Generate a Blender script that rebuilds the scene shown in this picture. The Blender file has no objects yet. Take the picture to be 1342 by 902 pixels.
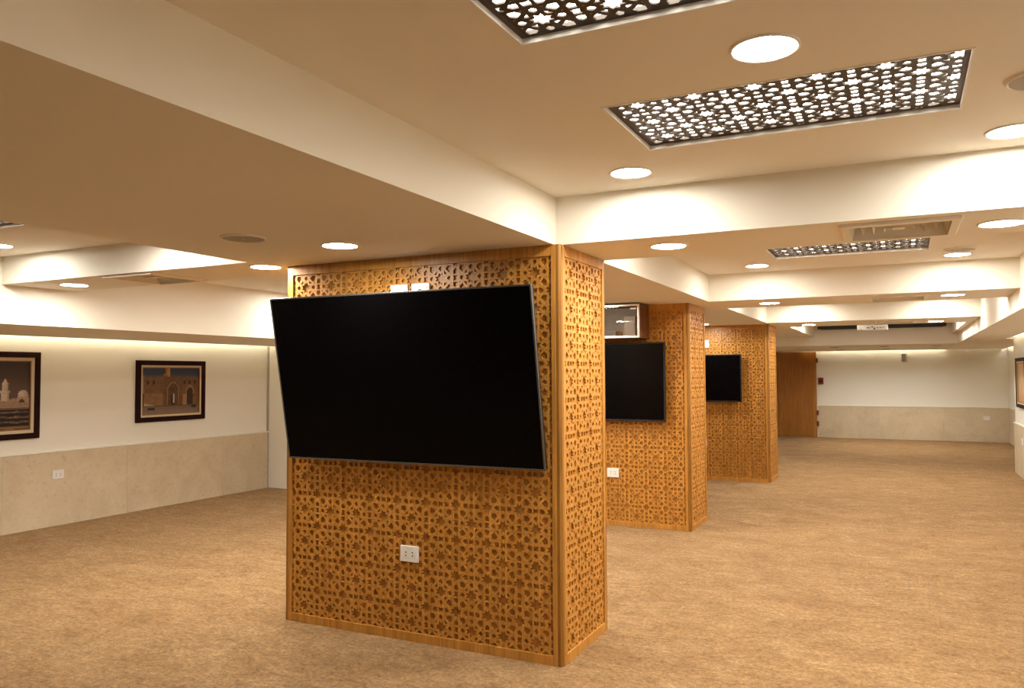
import bpy, bmesh, math, random
from mathutils import Vector, Matrix
from mathutils.geometry import delaunay_2d_cdt

random.seed(7)
S = bpy.context.scene
COL = S.collection
PI = math.pi

# ------------------------------------------------------------------ camera, world, exposure
F_PX, YAW, PITCH, ROLL = 1034.68, 0.4587, 0.0388, -0.0042
cam_d = bpy.data.cameras.new('camera')
cam_d.sensor_width = 36.0
cam_d.lens = F_PX * 36.0 / 1342.0
cam_d.clip_start = 0.02
cam = bpy.data.objects.new('camera', cam_d)
COL.objects.link(cam)
_R = Vector((math.cos(YAW), math.sin(YAW), 0))
_F0 = Vector((-math.sin(YAW), math.cos(YAW), 0))
_F = _F0 * math.cos(PITCH) + Vector((0, 0, 1)) * math.sin(PITCH)
_U = _F0 * -math.sin(PITCH) + Vector((0, 0, 1)) * math.cos(PITCH)
_cr, _sr = math.cos(ROLL), math.sin(ROLL)
_right = _R * _cr + _U * _sr
_up = _U * _cr - _R * _sr
_back = -_F
cam.matrix_world = Matrix(((_right.x, _up.x, _back.x, 0.0),
                           (_right.y, _up.y, _back.y, 0.0),
                           (_right.z, _up.z, _back.z, 1.5),
                           (0, 0, 0, 1)))
S.camera = cam

world = bpy.data.worlds.new('world')
world.use_nodes = True
world.node_tree.nodes['Background'].inputs[0].default_value = (0, 0, 0, 1)
world.node_tree.nodes['Background'].inputs[1].default_value = 0.0
S.world = world

S.view_settings.view_transform = 'Standard'
S.view_settings.look = 'None'
S.view_settings.gamma = 1.0
S.view_settings.use_curve_mapping = False
S.view_settings.exposure = 0.0
LAMP = 190.0                      # radiance of a downlight diffuser
PANEL = 16.0                       # radiance of the opal sheet above the ceiling lattices
COVE = 75.0                       # radiance of the cove LED tape
LAMP_COL = (1.0, 0.965, 0.87, 1)
COVE_COL = (1.0, 0.98, 0.91, 1)
S.cycles.max_bounces = 14
S.cycles.diffuse_bounces = 8
S.cycles.sample_clamp_indirect = 8.0
S.cycles.use_denoising = True
S.cycles.denoising_prefilter = 'NONE'
S.cycles.adaptive_threshold = 0.004

# ------------------------------------------------------------------ measured layout (metres)
ZS, ZC, ZCL, ZL, ZR = 2.182, 2.434, 2.385, 1.892, 2.010
XW, XBL, BL, BX, BRX, RWA, RWB = -7.664, -5.943, -3.523, -1.625, 0.866, 1.496, 2.02
YLE, YA, YFB, YF, YBACK = 8.11, 14.08, 15.74, 19.89, -8.0
ZTOP = 2.62
WH = 0.74

# ------------------------------------------------------------------ materials
def new_mat(name):
    m = bpy.data.materials.new(name)
    m.use_nodes = True
    return m, m.node_tree, m.node_tree.nodes['Principled BSDF']

def plain(name, col, rough=0.5, metal=0.0, spec=0.5, coat=0.0):
    m, nt, b = new_mat(name)
    b.inputs['Base Color'].default_value = (*col, 1)
    b.inputs['Roughness'].default_value = rough
    b.inputs['Metallic'].default_value = metal
    b.inputs['Specular IOR Level'].default_value = spec
    b.inputs['Coat Weight'].default_value = coat
    return m

def emit(name, col, s):
    m, nt, b = new_mat(name)
    b.inputs['Base Color'].default_value = (0.8, 0.8, 0.8, 1)
    b.inputs['Emission Color'].default_value = col
    b.inputs['Emission Strength'].default_value = s
    return m

def N(nt, t, **kw):
    n = nt.nodes.new(t)
    for k, v in kw.items():
        setattr(n, k, v)
    return n

def noise_node(nt, vec, scale, detail=4, rough=0.6, dist=0.0):
    n = N(nt, 'ShaderNodeTexNoise')
    n.inputs['Scale'].default_value = scale
    n.inputs['Detail'].default_value = detail
    n.inputs['Roughness'].default_value = rough
    n.inputs['Distortion'].default_value = dist
    nt.links.new(vec, n.inputs['Vector'])
    return n

def ramp(nt, fac, stops):
    r = N(nt, 'ShaderNodeValToRGB')
    e = r.color_ramp.elements
    while len(e) < len(stops):
        e.new(0.5)
    for i, (p, c) in enumerate(stops):
        e[i].position = p
        e[i].color = (*c, 1)
    nt.links.new(fac, r.inputs['Fac'])
    return r

def mapping(nt, src, scale=(1, 1, 1)):
    m = N(nt, 'ShaderNodeMapping')
    m.inputs['Scale'].default_value = scale
    nt.links.new(src, m.inputs['Vector'])
    return m.outputs['Vector']

def mixc(nt, fac, a, b, mode='MIX'):
    m = N(nt, 'ShaderNodeMix', data_type='RGBA', blend_type=mode)
    if isinstance(fac, float):
        m.inputs['Factor'].default_value = fac
    else:
        nt.links.new(fac, m.inputs['Factor'])
    for s, i in ((a, 6), (b, 7)):
        if isinstance(s, tuple):
            m.inputs[i].default_value = (*s, 1)
        else:
            nt.links.new(s, m.inputs[i])
    return m.outputs[2]

def bump(nt, b, h, strength, dist):
    n = N(nt, 'ShaderNodeBump')
    n.inputs['Strength'].default_value = strength
    n.inputs['Distance'].default_value = dist
    nt.links.new(h, n.inputs['Height'])
    nt.links.new(n.outputs['Normal'], b.inputs['Normal'])

def paint_mat(name, col):
    m, nt, b = new_mat(name)
    tc = N(nt, 'ShaderNodeTexCoord')
    n = noise_node(nt, tc.outputs['Object'], 1.6, 4, 0.6)
    c = ramp(nt, n.outputs['Fac'], [(0.3, tuple(x * 0.975 for x in col)), (0.7, col)])
    nt.links.new(c.outputs['Color'], b.inputs['Base Color'])
    b.inputs['Roughness'].default_value = 0.62
    b.inputs['Specular IOR Level'].default_value = 0.25
    f = noise_node(nt, tc.outputs['Object'], 160, 2, 0.5)
    bump(nt, b, f.outputs['Fac'], 0.05, 0.002)
    return m

def wood_mat(name, dark, mid, light, grain=(26, 26, 1.6)):
    m, nt, b = new_mat(name)
    tc = N(nt, 'ShaderNodeTexCoord')
    oi = N(nt, 'ShaderNodeObjectInfo')
    add = N(nt, 'ShaderNodeVectorMath', operation='ADD')
    nt.links.new(tc.outputs['Object'], add.inputs[0])
    comb = N(nt, 'ShaderNodeCombineXYZ')
    mul = N(nt, 'ShaderNodeMath', operation='MULTIPLY')
    mul.inputs[1].default_value = 13.0
    nt.links.new(oi.outputs['Random'], mul.inputs[0])
    for k in range(3):
        nt.links.new(mul.outputs[0], comb.inputs[k])
    nt.links.new(comb.outputs[0], add.inputs[1])
    v = mapping(nt, add.outputs[0], grain)
    n1 = noise_node(nt, v, 1.0, 5, 0.62, 0.6)
    c = ramp(nt, n1.outputs['Fac'], [(0.28, dark), (0.5, mid), (0.74, light)])
    v2 = mapping(nt, add.outputs[0], (90, 90, 3))
    n2 = noise_node(nt, v2, 1.0, 3, 0.6)
    c2 = ramp(nt, n2.outputs['Fac'], [(0.35, (0.80, 0.80, 0.80)), (0.6, (1.05, 1.05, 1.05))])
    out = mixc(nt, 1.0, c.outputs['Color'], c2.outputs['Color'], 'MULTIPLY')
    tone = N(nt, 'ShaderNodeMapRange')
    tone.inputs['To Min'].default_value = 0.93
    tone.inputs['To Max'].default_value = 1.06
    nt.links.new(oi.outputs['Random'], tone.inputs['Value'])
    cc = N(nt, 'ShaderNodeCombineColor')
    for k in range(3):
        nt.links.new(tone.outputs[0], cc.inputs[k])
    out = mixc(nt, 1.0, out, cc.outputs[0], 'MULTIPLY')
    nt.links.new(out, b.inputs['Base Color'])
    b.inputs['Roughness'].default_value = 0.42
    b.inputs['Specular IOR Level'].default_value = 0.4
    bump(nt, b, n2.outputs['Fac'], 0.06, 0.001)
    return m

def carpet_mat():
    m, nt, b = new_mat('beige_carpet')
    tc = N(nt, 'ShaderNodeTexCoord')
    co = tc.outputs['Object']
    warp = noise_node(nt, co, 0.9, 3, 0.6)
    wv = N(nt, 'ShaderNodeVectorMath', operation='MULTIPLY_ADD')
    wv.inputs[1].default_value = (0.5, 0.5, 0.0)
    nt.links.new(warp.outputs['Color'], wv.inputs[0])
    nt.links.new(co, wv.inputs[2])
    v = wv.outputs[0]
    vs = mapping(nt, v, (1.0, 1.6, 1.0))
    n1 = noise_node(nt, vs, 2.1, 8, 0.68, 0.35)
    n2 = noise_node(nt, vs, 11.0, 8, 0.74, 0.3)
    n3 = noise_node(nt, co, 150.0, 3, 0.65)
    n4 = noise_node(nt, co, 42.0, 4, 0.7)
    c1 = ramp(nt, n1.outputs['Fac'], [(0.36, (0.240, 0.135, 0.057)), (0.5, (0.276, 0.163, 0.072)), (0.64, (0.318, 0.194, 0.091))])
    c2 = ramp(nt, n2.outputs['Fac'], [(0.34, (0.74, 0.72, 0.70)), (0.5, (1.0, 1.0, 1.0)), (0.66, (1.27, 1.28, 1.32))])
    c3 = ramp(nt, n3.outputs['Fac'], [(0.32, (0.66, 0.65, 0.64)), (0.68, (1.33, 1.34, 1.35))])
    c4 = ramp(nt, n4.outputs['Fac'], [(0.36, (0.72, 0.70, 0.68)), (0.64, (1.27, 1.28, 1.30))])
    o = mixc(nt, 1.0, c1.outputs['Color'], c2.outputs['Color'], 'MULTIPLY')
    o = mixc(nt, 1.0, o, c3.outputs['Color'], 'MULTIPLY')
    o = mixc(nt, 1.0, o, c4.outputs['Color'], 'MULTIPLY')
    nt.links.new(o, b.inputs['Base Color'])
    b.inputs['Roughness'].default_value = 0.95
    b.inputs['Specular IOR Level'].default_value = 0.08
    b.inputs['Sheen Weight'].default_value = 0.08
    b.inputs['Sheen Roughness'].default_value = 0.6
    b.inputs['Sheen Tint'].default_value = (1.0, 0.86, 0.68, 1)
    s = N(nt, 'ShaderNodeMath', operation='ADD')
    nt.links.new(n3.outputs['Fac'], s.inputs[0])
    nt.links.new(n4.outputs['Fac'], s.inputs[1])
    bump(nt, b, s.outputs[0], 0.55, 0.008)
    return m

def stone_mat():
    m, nt, b = new_mat('beige_limestone')
    tc = N(nt, 'ShaderNodeTexCoord')
    oi = N(nt, 'ShaderNodeObjectInfo')
    comb = N(nt, 'ShaderNodeCombineXYZ')
    mul = N(nt, 'ShaderNodeMath', operation='MULTIPLY')
    mul.inputs[1].default_value = 31.0
    nt.links.new(oi.outputs['Random'], mul.inputs[0])
    for k in range(3):
        nt.links.new(mul.outputs[0], comb.inputs[k])
    add = N(nt, 'ShaderNodeVectorMath', operation='ADD')
    nt.links.new(tc.outputs['Object'], add.inputs[0])
    nt.links.new(comb.outputs[0], add.inputs[1])
    n1 = noise_node(nt, add.outputs[0], 2.3, 6, 0.62, 0.8)
    n2 = noise_node(nt, add.outputs[0], 26.0, 4, 0.7)
    c1 = ramp(nt, n1.outputs['Fac'], [(0.30, (0.56, 0.465, 0.325)), (0.52, (0.63, 0.535, 0.385)), (0.72, (0.67, 0.58, 0.43))])
    c2 = ramp(nt, n2.outputs['Fac'], [(0.27, (0.72, 0.68, 0.62)), (0.40, (0.98, 0.98, 0.98)), (0.75, (1.05, 1.05, 1.05))])
    o = mixc(nt, 1.0, c1.outputs['Color'], c2.outputs['Color'], 'MULTIPLY')
    tone = N(nt, 'ShaderNodeMapRange')
    tone.inputs['To Min'].default_value = 0.93
    tone.inputs['To Max'].default_value = 1.05
    nt.links.new(oi.outputs['Random'], tone.inputs['Value'])
    cc = N(nt, 'ShaderNodeCombineColor')
    for k in range(3):
        nt.links.new(tone.outputs[0], cc.inputs[k])
    o = mixc(nt, 1.0, o, cc.outputs[0], 'MULTIPLY')
    nt.links.new(o, b.inputs['Base Color'])
    b.inputs['Roughness'].default_value = 0.5
    b.inputs['Specular IOR Level'].default_value = 0.3
    return m

def print_mat():
    m, nt, b = new_mat('photo_print')
    a = N(nt, 'ShaderNodeAttribute', attribute_name='ink')
    nt.links.new(a.outputs['Color'], b.inputs['Base Color'])
    b.inputs['Roughness'].default_value = 0.35
    b.inputs['Specular IOR Level'].default_value = 0.25
    return m

M = dict(
    paint=paint_mat('white_wall_paint', (0.82, 0.81, 0.745)),
    ceil=paint_mat('white_ceiling_paint', (0.80, 0.755, 0.66)),
    wood=wood_mat('golden_oak', (0.41, 0.176, 0.026), (0.51, 0.230, 0.040), (0.61, 0.288, 0.062)),
    backing=wood_mat('shaded_backing', (0.31, 0.130, 0.018), (0.39, 0.170, 0.028), (0.47, 0.214, 0.042)),  # lattice oak darkened: shade of the holes put into the colour
    post=wood_mat('darker_oak_post', (0.24, 0.10, 0.013), (0.30, 0.13, 0.019), (0.36, 0.165, 0.028)),
    door=wood_mat('oak_door', (0.34, 0.135, 0.018), (0.40, 0.165, 0.026), (0.46, 0.20, 0.036)),
    darkwood=wood_mat('mahogany_frame', (0.012, 0.0026, 0.0022), (0.018, 0.0036, 0.003), (0.028, 0.006, 0.0045)),
    walnut=wood_mat('dark_cabinet_wood', (0.10, 0.035, 0.010), (0.14, 0.05, 0.016), (0.18, 0.07, 0.024)),
    carpet=carpet_mat(),
    stone=stone_mat(),
    black=plain('black_plastic', (0.006, 0.006, 0.007), 0.4),
    screen=plain('black_screen_glass', (0.0015, 0.0012, 0.0014), 0.25, 0, 0.10),
    bezel=plain('brushed_grey_bezel', (0.17, 0.165, 0.16), 0.35, 0.8),
    white=plain('white_plastic', (0.80, 0.79, 0.76), 0.35),
    slot=plain('dark_socket_hole', (0.03, 0.025, 0.02), 0.6),
    steel=plain('brushed_aluminium', (0.70, 0.68, 0.64), 0.35, 0.85),
    ring=plain('white_lamp_ring', (0.78, 0.76, 0.72), 0.4),
    lattice=plain('dark_bronze_lattice', (0.030, 0.016, 0.007), 0.5, 0.0),
    vent=plain('cream_vent_metal', (0.80, 0.75, 0.66), 0.45),
    duct=plain('shade_dark_duct', (0.03, 0.025, 0.02), 0.8),  # dark colour stands for the unlit inside of the vents
    speaker=plain('grey_speaker_mesh', (0.42, 0.39, 0.34), 0.7),
    mount=plain('cream_linen_mat', (0.62, 0.53, 0.38), 0.8),
    filet=plain('gilt_filet', (0.26, 0.13, 0.05), 0.5, 0.3),
    print=print_mat(),
    red=plain('red_call_point', (0.28, 0.02, 0.012), 0.4),
    baffle=plain('matt_black_baffle', (0.0015, 0.0015, 0.0015), 1.0, 0, 0.0),
    grey=plain('grey_plastic', (0.34, 0.32, 0.29), 0.5),
    inner=plain('reflection_pale_interior', (0.74, 0.73, 0.70), 0.55),  # pale colour stands in for brightness reflected in the glass door
    lamp=emit('lamp_diffuser', LAMP_COL, LAMP),
    opal=emit('opal_light_sheet', (1.0, 0.95, 0.84, 1), PANEL),
    cove=emit('cove_led_tape', COVE_COL, COVE),
)
def glass_mat():
    m, nt, b = new_mat('cabinet_glass')
    b.inputs['Base Color'].default_value = (0.93, 0.95, 0.94, 1)
    b.inputs['Roughness'].default_value = 0.02
    b.inputs['Transmission Weight'].default_value = 1.0
    b.inputs['IOR'].default_value = 1.45
    return m
M['glass'] = glass_mat()
for _k in ('darkwood',):
    _b = M[_k].node_tree.nodes['Principled BSDF']
    _b.inputs['Roughness'].default_value = 0.5
    _b.inputs['Specular IOR Level'].default_value = 0.08

# ------------------------------------------------------------------ helpers
class MB:
    """collects quads and boxes, then becomes one mesh object"""
    def __init__(self):
        self.v, self.f = [], []
    def add(self, vs, fs):
        o = len(self.v)
        self.v += [tuple(p) for p in vs]
        self.f += [tuple(i + o for i in f) for f in fs]
        return self
    def box(self, x0, x1, y0, y1, z0, z1):
        vs = [(x, y, z) for z in (z0, z1) for y in (y0, y1) for x in (x0, x1)]
        return self.add(vs, [(0, 2, 3, 1), (4, 5, 7, 6), (0, 1, 5, 4), (2, 6, 7, 3), (0, 4, 6, 2), (1, 3, 7, 5)])
    def quad(self, a, b, c, d):
        return self.add([a, b, c, d], [(0, 1, 2, 3)])
    def disc(self, r, z, n=40, flip=False):
        vs = [(0, 0, z)] + [(r * math.cos(2 * PI * i / n), r * math.sin(2 * PI * i / n), z) for i in range(n)]
        fs = [(0, 1 + (i + 1) % n, 1 + i) if not flip else (0, 1 + i, 1 + (i + 1) % n) for i in range(n)]
        return self.add(vs, fs)
    def lathe(self, prof, n=40):
        vs = [(r * math.cos(2 * PI * i / n), r * math.sin(2 * PI * i / n), z) for r, z in prof for i in range(n)]
        fs = []
        for k in range(len(prof) - 1):
            for i in range(n):
                j = (i + 1) % n
                fs.append((k * n + i, k * n + j, (k + 1) * n + j, (k + 1) * n + i))
        return self.add(vs, fs)
    def prism(self, poly, y0, y1):
        """polygon in x,z extruded along y"""
        n = len(poly)
        vs = [(x, y0, z) for x, z in poly] + [(x, y1, z) for x, z in poly]
        fs = [tuple(range(n)), tuple(range(2 * n - 1, n - 1, -1))]
        fs += [(i, i + n, (i + 1) % n + n, (i + 1) % n) for i in range(n)]
        return self.add(vs, fs)
    def mesh(self, name, mat=None, fix=True, smooth=False):
        me = bpy.data.meshes.new(name)
        me.from_pydata(self.v, [], self.f)
        if fix:
            bm = bmesh.new()
            bm.from_mesh(me)
            bmesh.ops.recalc_face_normals(bm, faces=bm.faces)
            bm.to_mesh(me)
            bm.free()
        if smooth:
            for p in me.polygons:
                p.use_smooth = True
        if mat:
            me.materials.append(M[mat])
        return me

def link(name, me, parent=None, loc=None):
    o = bpy.data.objects.new(name, me)
    COL.objects.link(o)
    if parent is not None:
        o.parent = parent
    if loc is not None:
        o.location = loc
    return o

def part(name, mb, mat, parent, bevel=0.0, smooth=False):
    o = link(name, mb.mesh(name, mat, True, smooth), parent)
    if bevel:
        md = o.modifiers.new('edge', 'BEVEL')
        md.width = bevel
        md.segments = 2
        md.limit_method = 'ANGLE'
    return o

def bx(*a):
    return MB().box(*a)

def tag(o, label, cat, group=None, kind=None):
    o['label'] = label
    if cat:
        o['category'] = cat
    if group:
        o['group'] = group
    if kind:
        o['kind'] = kind
    return o

def thing(name, label, cat, loc, rz=0.0, rx=0.0, group=None):
    o = bpy.data.objects.new(name, None)
    o.empty_display_size = 0.1
    COL.objects.link(o)
    o.location = loc
    o.rotation_euler = (rx, 0, rz)
    return tag(o, label, cat, group)

def dup(root, loc, label, rz=None, group=None):
    r = root.copy()
    COL.objects.link(r)
    r.location = loc
    if rz is not None:
        r.rotation_euler = (0, 0, rz)
    r['label'] = label
    if group:
        r['group'] = group
    for ch in list(root.children):
        c = ch.copy()
        COL.objects.link(c)
        c.parent = r
        for g in list(ch.children):
            d = g.copy()
            COL.objects.link(d)
            d.parent = c
    return r

def structure(name, mb, mat, label, cat, bevel=0.0):
    o = part(name, mb, mat, None, bevel)
    return tag(o, label, cat, kind='structure')

def frame_ring(w, h, t, d0, d1):
    """mitred picture-frame ring in x,z: outer w x h, bar width t, from depth y=d0 to d1"""
    mb = MB()
    o = [(-w / 2, -h / 2), (w / 2, -h / 2), (w / 2, h / 2), (-w / 2, h / 2)]
    i = [(-w / 2 + t, -h / 2 + t), (w / 2 - t, -h / 2 + t), (w / 2 - t, h / 2 - t), (-w / 2 + t, h / 2 - t)]
    vs = [(x, d0, z) for x, z in o] + [(x, d0, z) for x, z in i] + [(x, d1, z) for x, z in o] + [(x, d1, z) for x, z in i]
    fs = []
    for k in range(4):
        j = (k + 1) % 4
        fs += [(k, j, 4 + j, 4 + k), (8 + k, 12 + k, 12 + j, 8 + j), (k, 8 + k, 8 + j, j), (4 + k, 4 + j, 12 + j, 12 + k)]
    return mb.add(vs, fs)

def plate_down(mb, x0, x1, y0, y1, z, holes, depth, cap=True):
    """a ceiling sheet seen from below, with rectangular recesses of the given depth"""
    xs = sorted({x0, x1} | {h[0] for h in holes} | {h[1] for h in holes})
    ys = sorted({y0, y1} | {h[2] for h in holes} | {h[3] for h in holes})
    for i in range(len(xs) - 1):
        for j in range(len(ys) - 1):
            cx, cy = (xs[i] + xs[i + 1]) / 2, (ys[j] + ys[j + 1]) / 2
            if any(h[0] < cx < h[1] and h[2] < cy < h[3] for h in holes):
                continue
            mb.quad((xs[i], ys[j], z), (xs[i], ys[j + 1], z), (xs[i + 1], ys[j + 1], z), (xs[i + 1], ys[j], z))
    for a, b, c, d in holes:
        t = z + depth
        mb.quad((a, c, z), (a, c, t), (a, d, t), (a, d, z))
        mb.quad((b, c, z), (b, d, z), (b, d, t), (b, c, t))
        mb.quad((a, c, z), (b, c, z), (b, c, t), (a, c, t))
        mb.quad((a, d, z), (a, d, t), (b, d, t), (b, d, z))
        if cap:
            mb.quad((a, c, t), (a, d, t), (b, d, t), (b, c, t))
    return mb

def raw_structure(name, mb, mat, label, cat):
    o = link(name, mb.mesh(name, mat, False))
    return tag(o, label, cat, kind='structure')

def beam(name, x0, x1, y0, y1, z0, label, holes=(), z1=ZTOP, cat='beam', depth=0.14):
    mb = MB()
    plate_down(mb, x0, x1, y0, y1, z0, list(holes), depth)
    mb.quad((x0, y0, z0), (x1, y0, z0), (x1, y0, z1), (x0, y0, z1))
    mb.quad((x1, y1, z0), (x0, y1, z0), (x0, y1, z1), (x1, y1, z1))
    mb.quad((x0, y1, z0), (x0, y0, z0), (x0, y0, z1), (x0, y1, z1))
    mb.quad((x1, y0, z0), (x1, y1, z0), (x1, y1, z1), (x1, y0, z1))
    return raw_structure(name, mb, 'ceil', label, cat)

# ------------------------------------------------------------------ lattice pattern (eight-pointed stars)
def lattice_holes(grow=1.0, dots=True):
    """hole outlines around one cell, cell spans [-1,1]x[-1,1], star A in the middle, stars B at the corners"""
    H = []
    def ring(pts, cx=0, cy=0):
        mx = sum(p[0] for p in pts) / len(pts)
        my = sum(p[1] for p in pts) / len(pts)
        H.append([(cx + mx + (p[0] - mx) * grow, cy + my + (p[1] - my) * grow) for p in pts])
    def star(cx, cy):
        pts = []
        for k in range(4):
            for da, r in ((0, 0.235), (18.5, 0.375), (45, 0.205), (71.5, 0.375)):
                a = PI / 2 * k + math.radians(da)
                pts.append((r * math.cos(a), r * math.sin(a)))
        ring(pts, cx, cy)
    def rot(pts, k):
        for _ in range(k):
            pts = [(-y, x) for x, y in pts]
        return pts
    star(0, 0)
    petal = [(0.425, 0.0), (0.56, 0.132), (0.675, 0.09), (0.72, 0.0), (0.675, -0.09), (0.56, -0.132)]
    pent = [(0.725, 0.725), (0.475, 0.73), (0.335, 0.56), (0.56, 0.335), (0.73, 0.475)]
    tri = [(0.245, 0.245), (0.245, 0.455), (0.455, 0.245)]
    for k in range(4):
        ring(rot(petal, k))
        ring(rot(pent, k))
        ring(rot(tri, k))
    for sx in (-1, 1):
        for sy in (-1, 1):
            star(sx, sy)
    shield = [(0.44, 0.0), (0.555, 0.135), (0.76, 0.135), (0.76, -0.135), (0.555, -0.135)]
    for sx in (-1, 1):
        for sy in (-1, 1):
            for k in range(4):
                s = rot(shield, k)
                m = (sum(p[0] for p in s) / 5 + sx, sum(p[1] for p in s) / 5 + sy)
                if abs(m[0]) < 1.05 and abs(m[1]) < 1.05:
                    ring(s, sx, sy)
    sq = [(0.145, 0.145), (0.03, 0.105), (-0.03, 0.105), (-0.145, 0.145), (-0.145, -0.145), (-0.03, -0.105), (0.03, -0.105), (0.145, -0.145)]
    for s in (-1, 1):
        ring(sq, 0, s)
        ring(rot(sq, 1), s, 0)
    if dots:
        d = 0.032
        for sx in (-1, 1):
            for sy in (-1, 1):
                for px, py in ((0.30, 0.70), (0.70, 0.26)):
                    H.append([(sx * px + d, sy * py), (sx * px, sy * py + d), (sx * px - d, sy * py), (sx * px, sy * py - d)])
    # stars B and shields at two corners coincide with their neighbours' only across cells, so no outline is doubled here
    seen, out = set(), []
    for h in H:
        key = (round(sum(p[0] for p in h) / len(h), 3), round(sum(p[1] for p in h) / len(h), 3))
        if key not in seen:
            seen.add(key)
            out.append(h)
    return out

def inside(pt, poly):
    x, y = pt
    c = False
    for i in range(len(poly)):
        x1, y1 = poly[i]
        x2, y2 = poly[i - 1]
        if (y1 > y) != (y2 > y) and x < (x2 - x1) * (y - y1) / (y2 - y1) + x1:
            c = not c
    return c

def lattice_cell(grow, dots):
    holes = lattice_holes(grow, dots)
    vs, es = [], []
    def loop(p):
        o = len(vs)
        vs.extend(Vector(q) for q in p)
        es.extend((o + i, o + (i + 1) % len(p)) for i in range(len(p)))
    loop([(-1, -1), (1, -1), (1, 1), (-1, 1)])
    for h in holes:
        loop(h)
    v2, e2, f2, _, _, _ = delaunay_2d_cdt(vs, es, [], 0, 1e-5, False)
    keep = []
    for f in f2:
        c = sum((v2[i] for i in f), Vector((0, 0))) / len(f)
        if max(abs(c.x), abs(c.y)) > 1 or any(inside(c, h) for h in holes):
            continue
        keep.append(tuple(f))
    return v2, keep

def lattice_mesh(name, mat, period, nx, ny, thick, grow=1.0, dots=True, clip=None, plane='xz'):
    """strap work as a real pierced sheet; lower-left corner at the origin; front at y=0 (xz) or z=0 facing down (xy)"""
    v2, fs = lattice_cell(grow, dots)
    bm = bmesh.new()
    h = period / 2
    for i in range(nx):
        for j in range(ny):
            vv = [bm.verts.new(((p.x + 1 + 2 * i) * h, (p.y + 1 + 2 * j) * h, 0)) for p in v2]
            for f in fs:
                bm.faces.new([vv[k] for k in f])
    bm.verts.ensure_lookup_table()
    loose = [v for v in bm.verts if not v.link_faces]
    bmesh.ops.delete(bm, geom=loose, context='VERTS')
    bmesh.ops.remove_doubles(bm, verts=bm.verts, dist=period * 2e-4)
    if clip:
        for co, no in (((clip[0], 0, 0), (-1, 0, 0)), ((clip[1], 0, 0), (1, 0, 0)), ((0, clip[2], 0), (0, -1, 0)), ((0, clip[3], 0), (0, 1, 0))):
            bmesh.ops.bisect_plane(bm, geom=bm.verts[:] + bm.edges[:] + bm.faces[:], plane_co=co, plane_no=no, clear_outer=True)
    bmesh.ops.dissolve_limit(bm, angle_limit=0.002, verts=bm.verts, edges=bm.edges)
    bmesh.ops.triangulate(bm, faces=bm.faces)
    front = bm.faces[:]
    be = [e for e in bm.edges if len(e.link_faces) == 1]
    ex = bmesh.ops.extrude_edge_only(bm, edges=be)
    nv = [g for g in ex['geom'] if isinstance(g, bmesh.types.BMVert)]
    for v in nv:
        v.co.z -= thick
    for f in front:
        if f.normal.z < 0:
            f.normal_flip()
    bmesh.ops.recalc_face_normals(bm, faces=bm.faces)
    ox, oy = (clip[0], clip[2]) if clip else (0, 0)
    for v in bm.verts:
        x, y, z = v.co
        v.co = (x - ox, -z, y - oy) if plane == 'xz' else (x - ox, y - oy, -z)
    bm.normal_update()
    me = bpy.data.meshes.new(name)
    bm.to_mesh(me)
    bm.free()
    me.materials.append(M[mat])
    return me

# ================================================================== STRUCTURE
structure('floor', bx(-8.2, 2.6, YBACK - 0.3, 20.4, -0.12, 0.0), 'carpet', 'mottled tan wall-to-wall carpet covering the hall floor', 'carpet')

# ceiling lights with lattice: (x0,x1,y0,y1)
PB = (-0.922, 0.203, 2.595, 3.17)
PA = (-0.945, 0.203, 1.42, 1.985)
PC = (-0.905, 0.197, 6.13, 6.69)
PD = (-0.905, 0.197, 5.0, 5.56)
PL = (-5.30, -4.17, 2.26, 2.835)
HD = 0.11

mb = plate_down(MB(), BX - 0.05, BRX + 0.05, YBACK, YFB + 0.1, ZC, [PA, PB, PC, PD], HD)
raw_structure('ceiling', mb, 'ceil', 'flat white plaster ceiling between the beams', 'ceiling')
mb = plate_down(MB(), XBL - 0.05, BL + 0.05, YBACK, YLE, ZCL, [PL], HD)
raw_structure('ceiling_left', mb, 'ceil', 'white plaster ceiling beyond the wide beam, over the picture wall side', 'ceiling')

V1 = (-0.222, 0.222, 3.925, 4.345)      # vent openings
V2 = (-0.245, 0.195, 7.72, 8.16)
V3 = (-0.29, 0.15, 11.42, 11.86)
VL = (-4.84, -4.41, 3.58, 4.01)
beam('ceiling_beam', BL, BX, YBACK, YFB + 0.05, ZS, 'wide white plaster beam running above the wooden columns')
beam('ceiling_beam', BX, BRX, 0.15, 0.82, ZS, 'white plaster cross beam overhead behind the viewpoint')
beam('ceiling_beam', BX, BRX, 3.819, 4.47, ZS, 'white plaster cross beam beside the big tilted television column', [V1])
beam('ceiling_beam', BX, BRX, 7.492, 8.373, ZS, 'white plaster cross beam level with the glass-fronted cabinet column', [V2])
beam('ceiling_beam', BX, BRX, 11.07, 12.2, ZS, 'white plaster cross beam just before the projector', [V3])
beam('ceiling_beam', XBL, BL, 3.538, 4.094, ZS, 'short white plaster beam above the picture wall side', [VL])
beam('ceiling_beam', XBL, BL, 0.15, 0.75, ZS, 'short white plaster beam behind the viewpoint')
beam('ceiling_beam', BX, -1.473, 12.2, YFB + 0.05, ZS, 'narrow white plaster step along the wide beam near the projector')
beam('ceiling_beam', 0.785, BRX, 12.2, YFB + 0.05, ZS, 'narrow white plaster step along the lowered ceiling near the projector')

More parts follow.
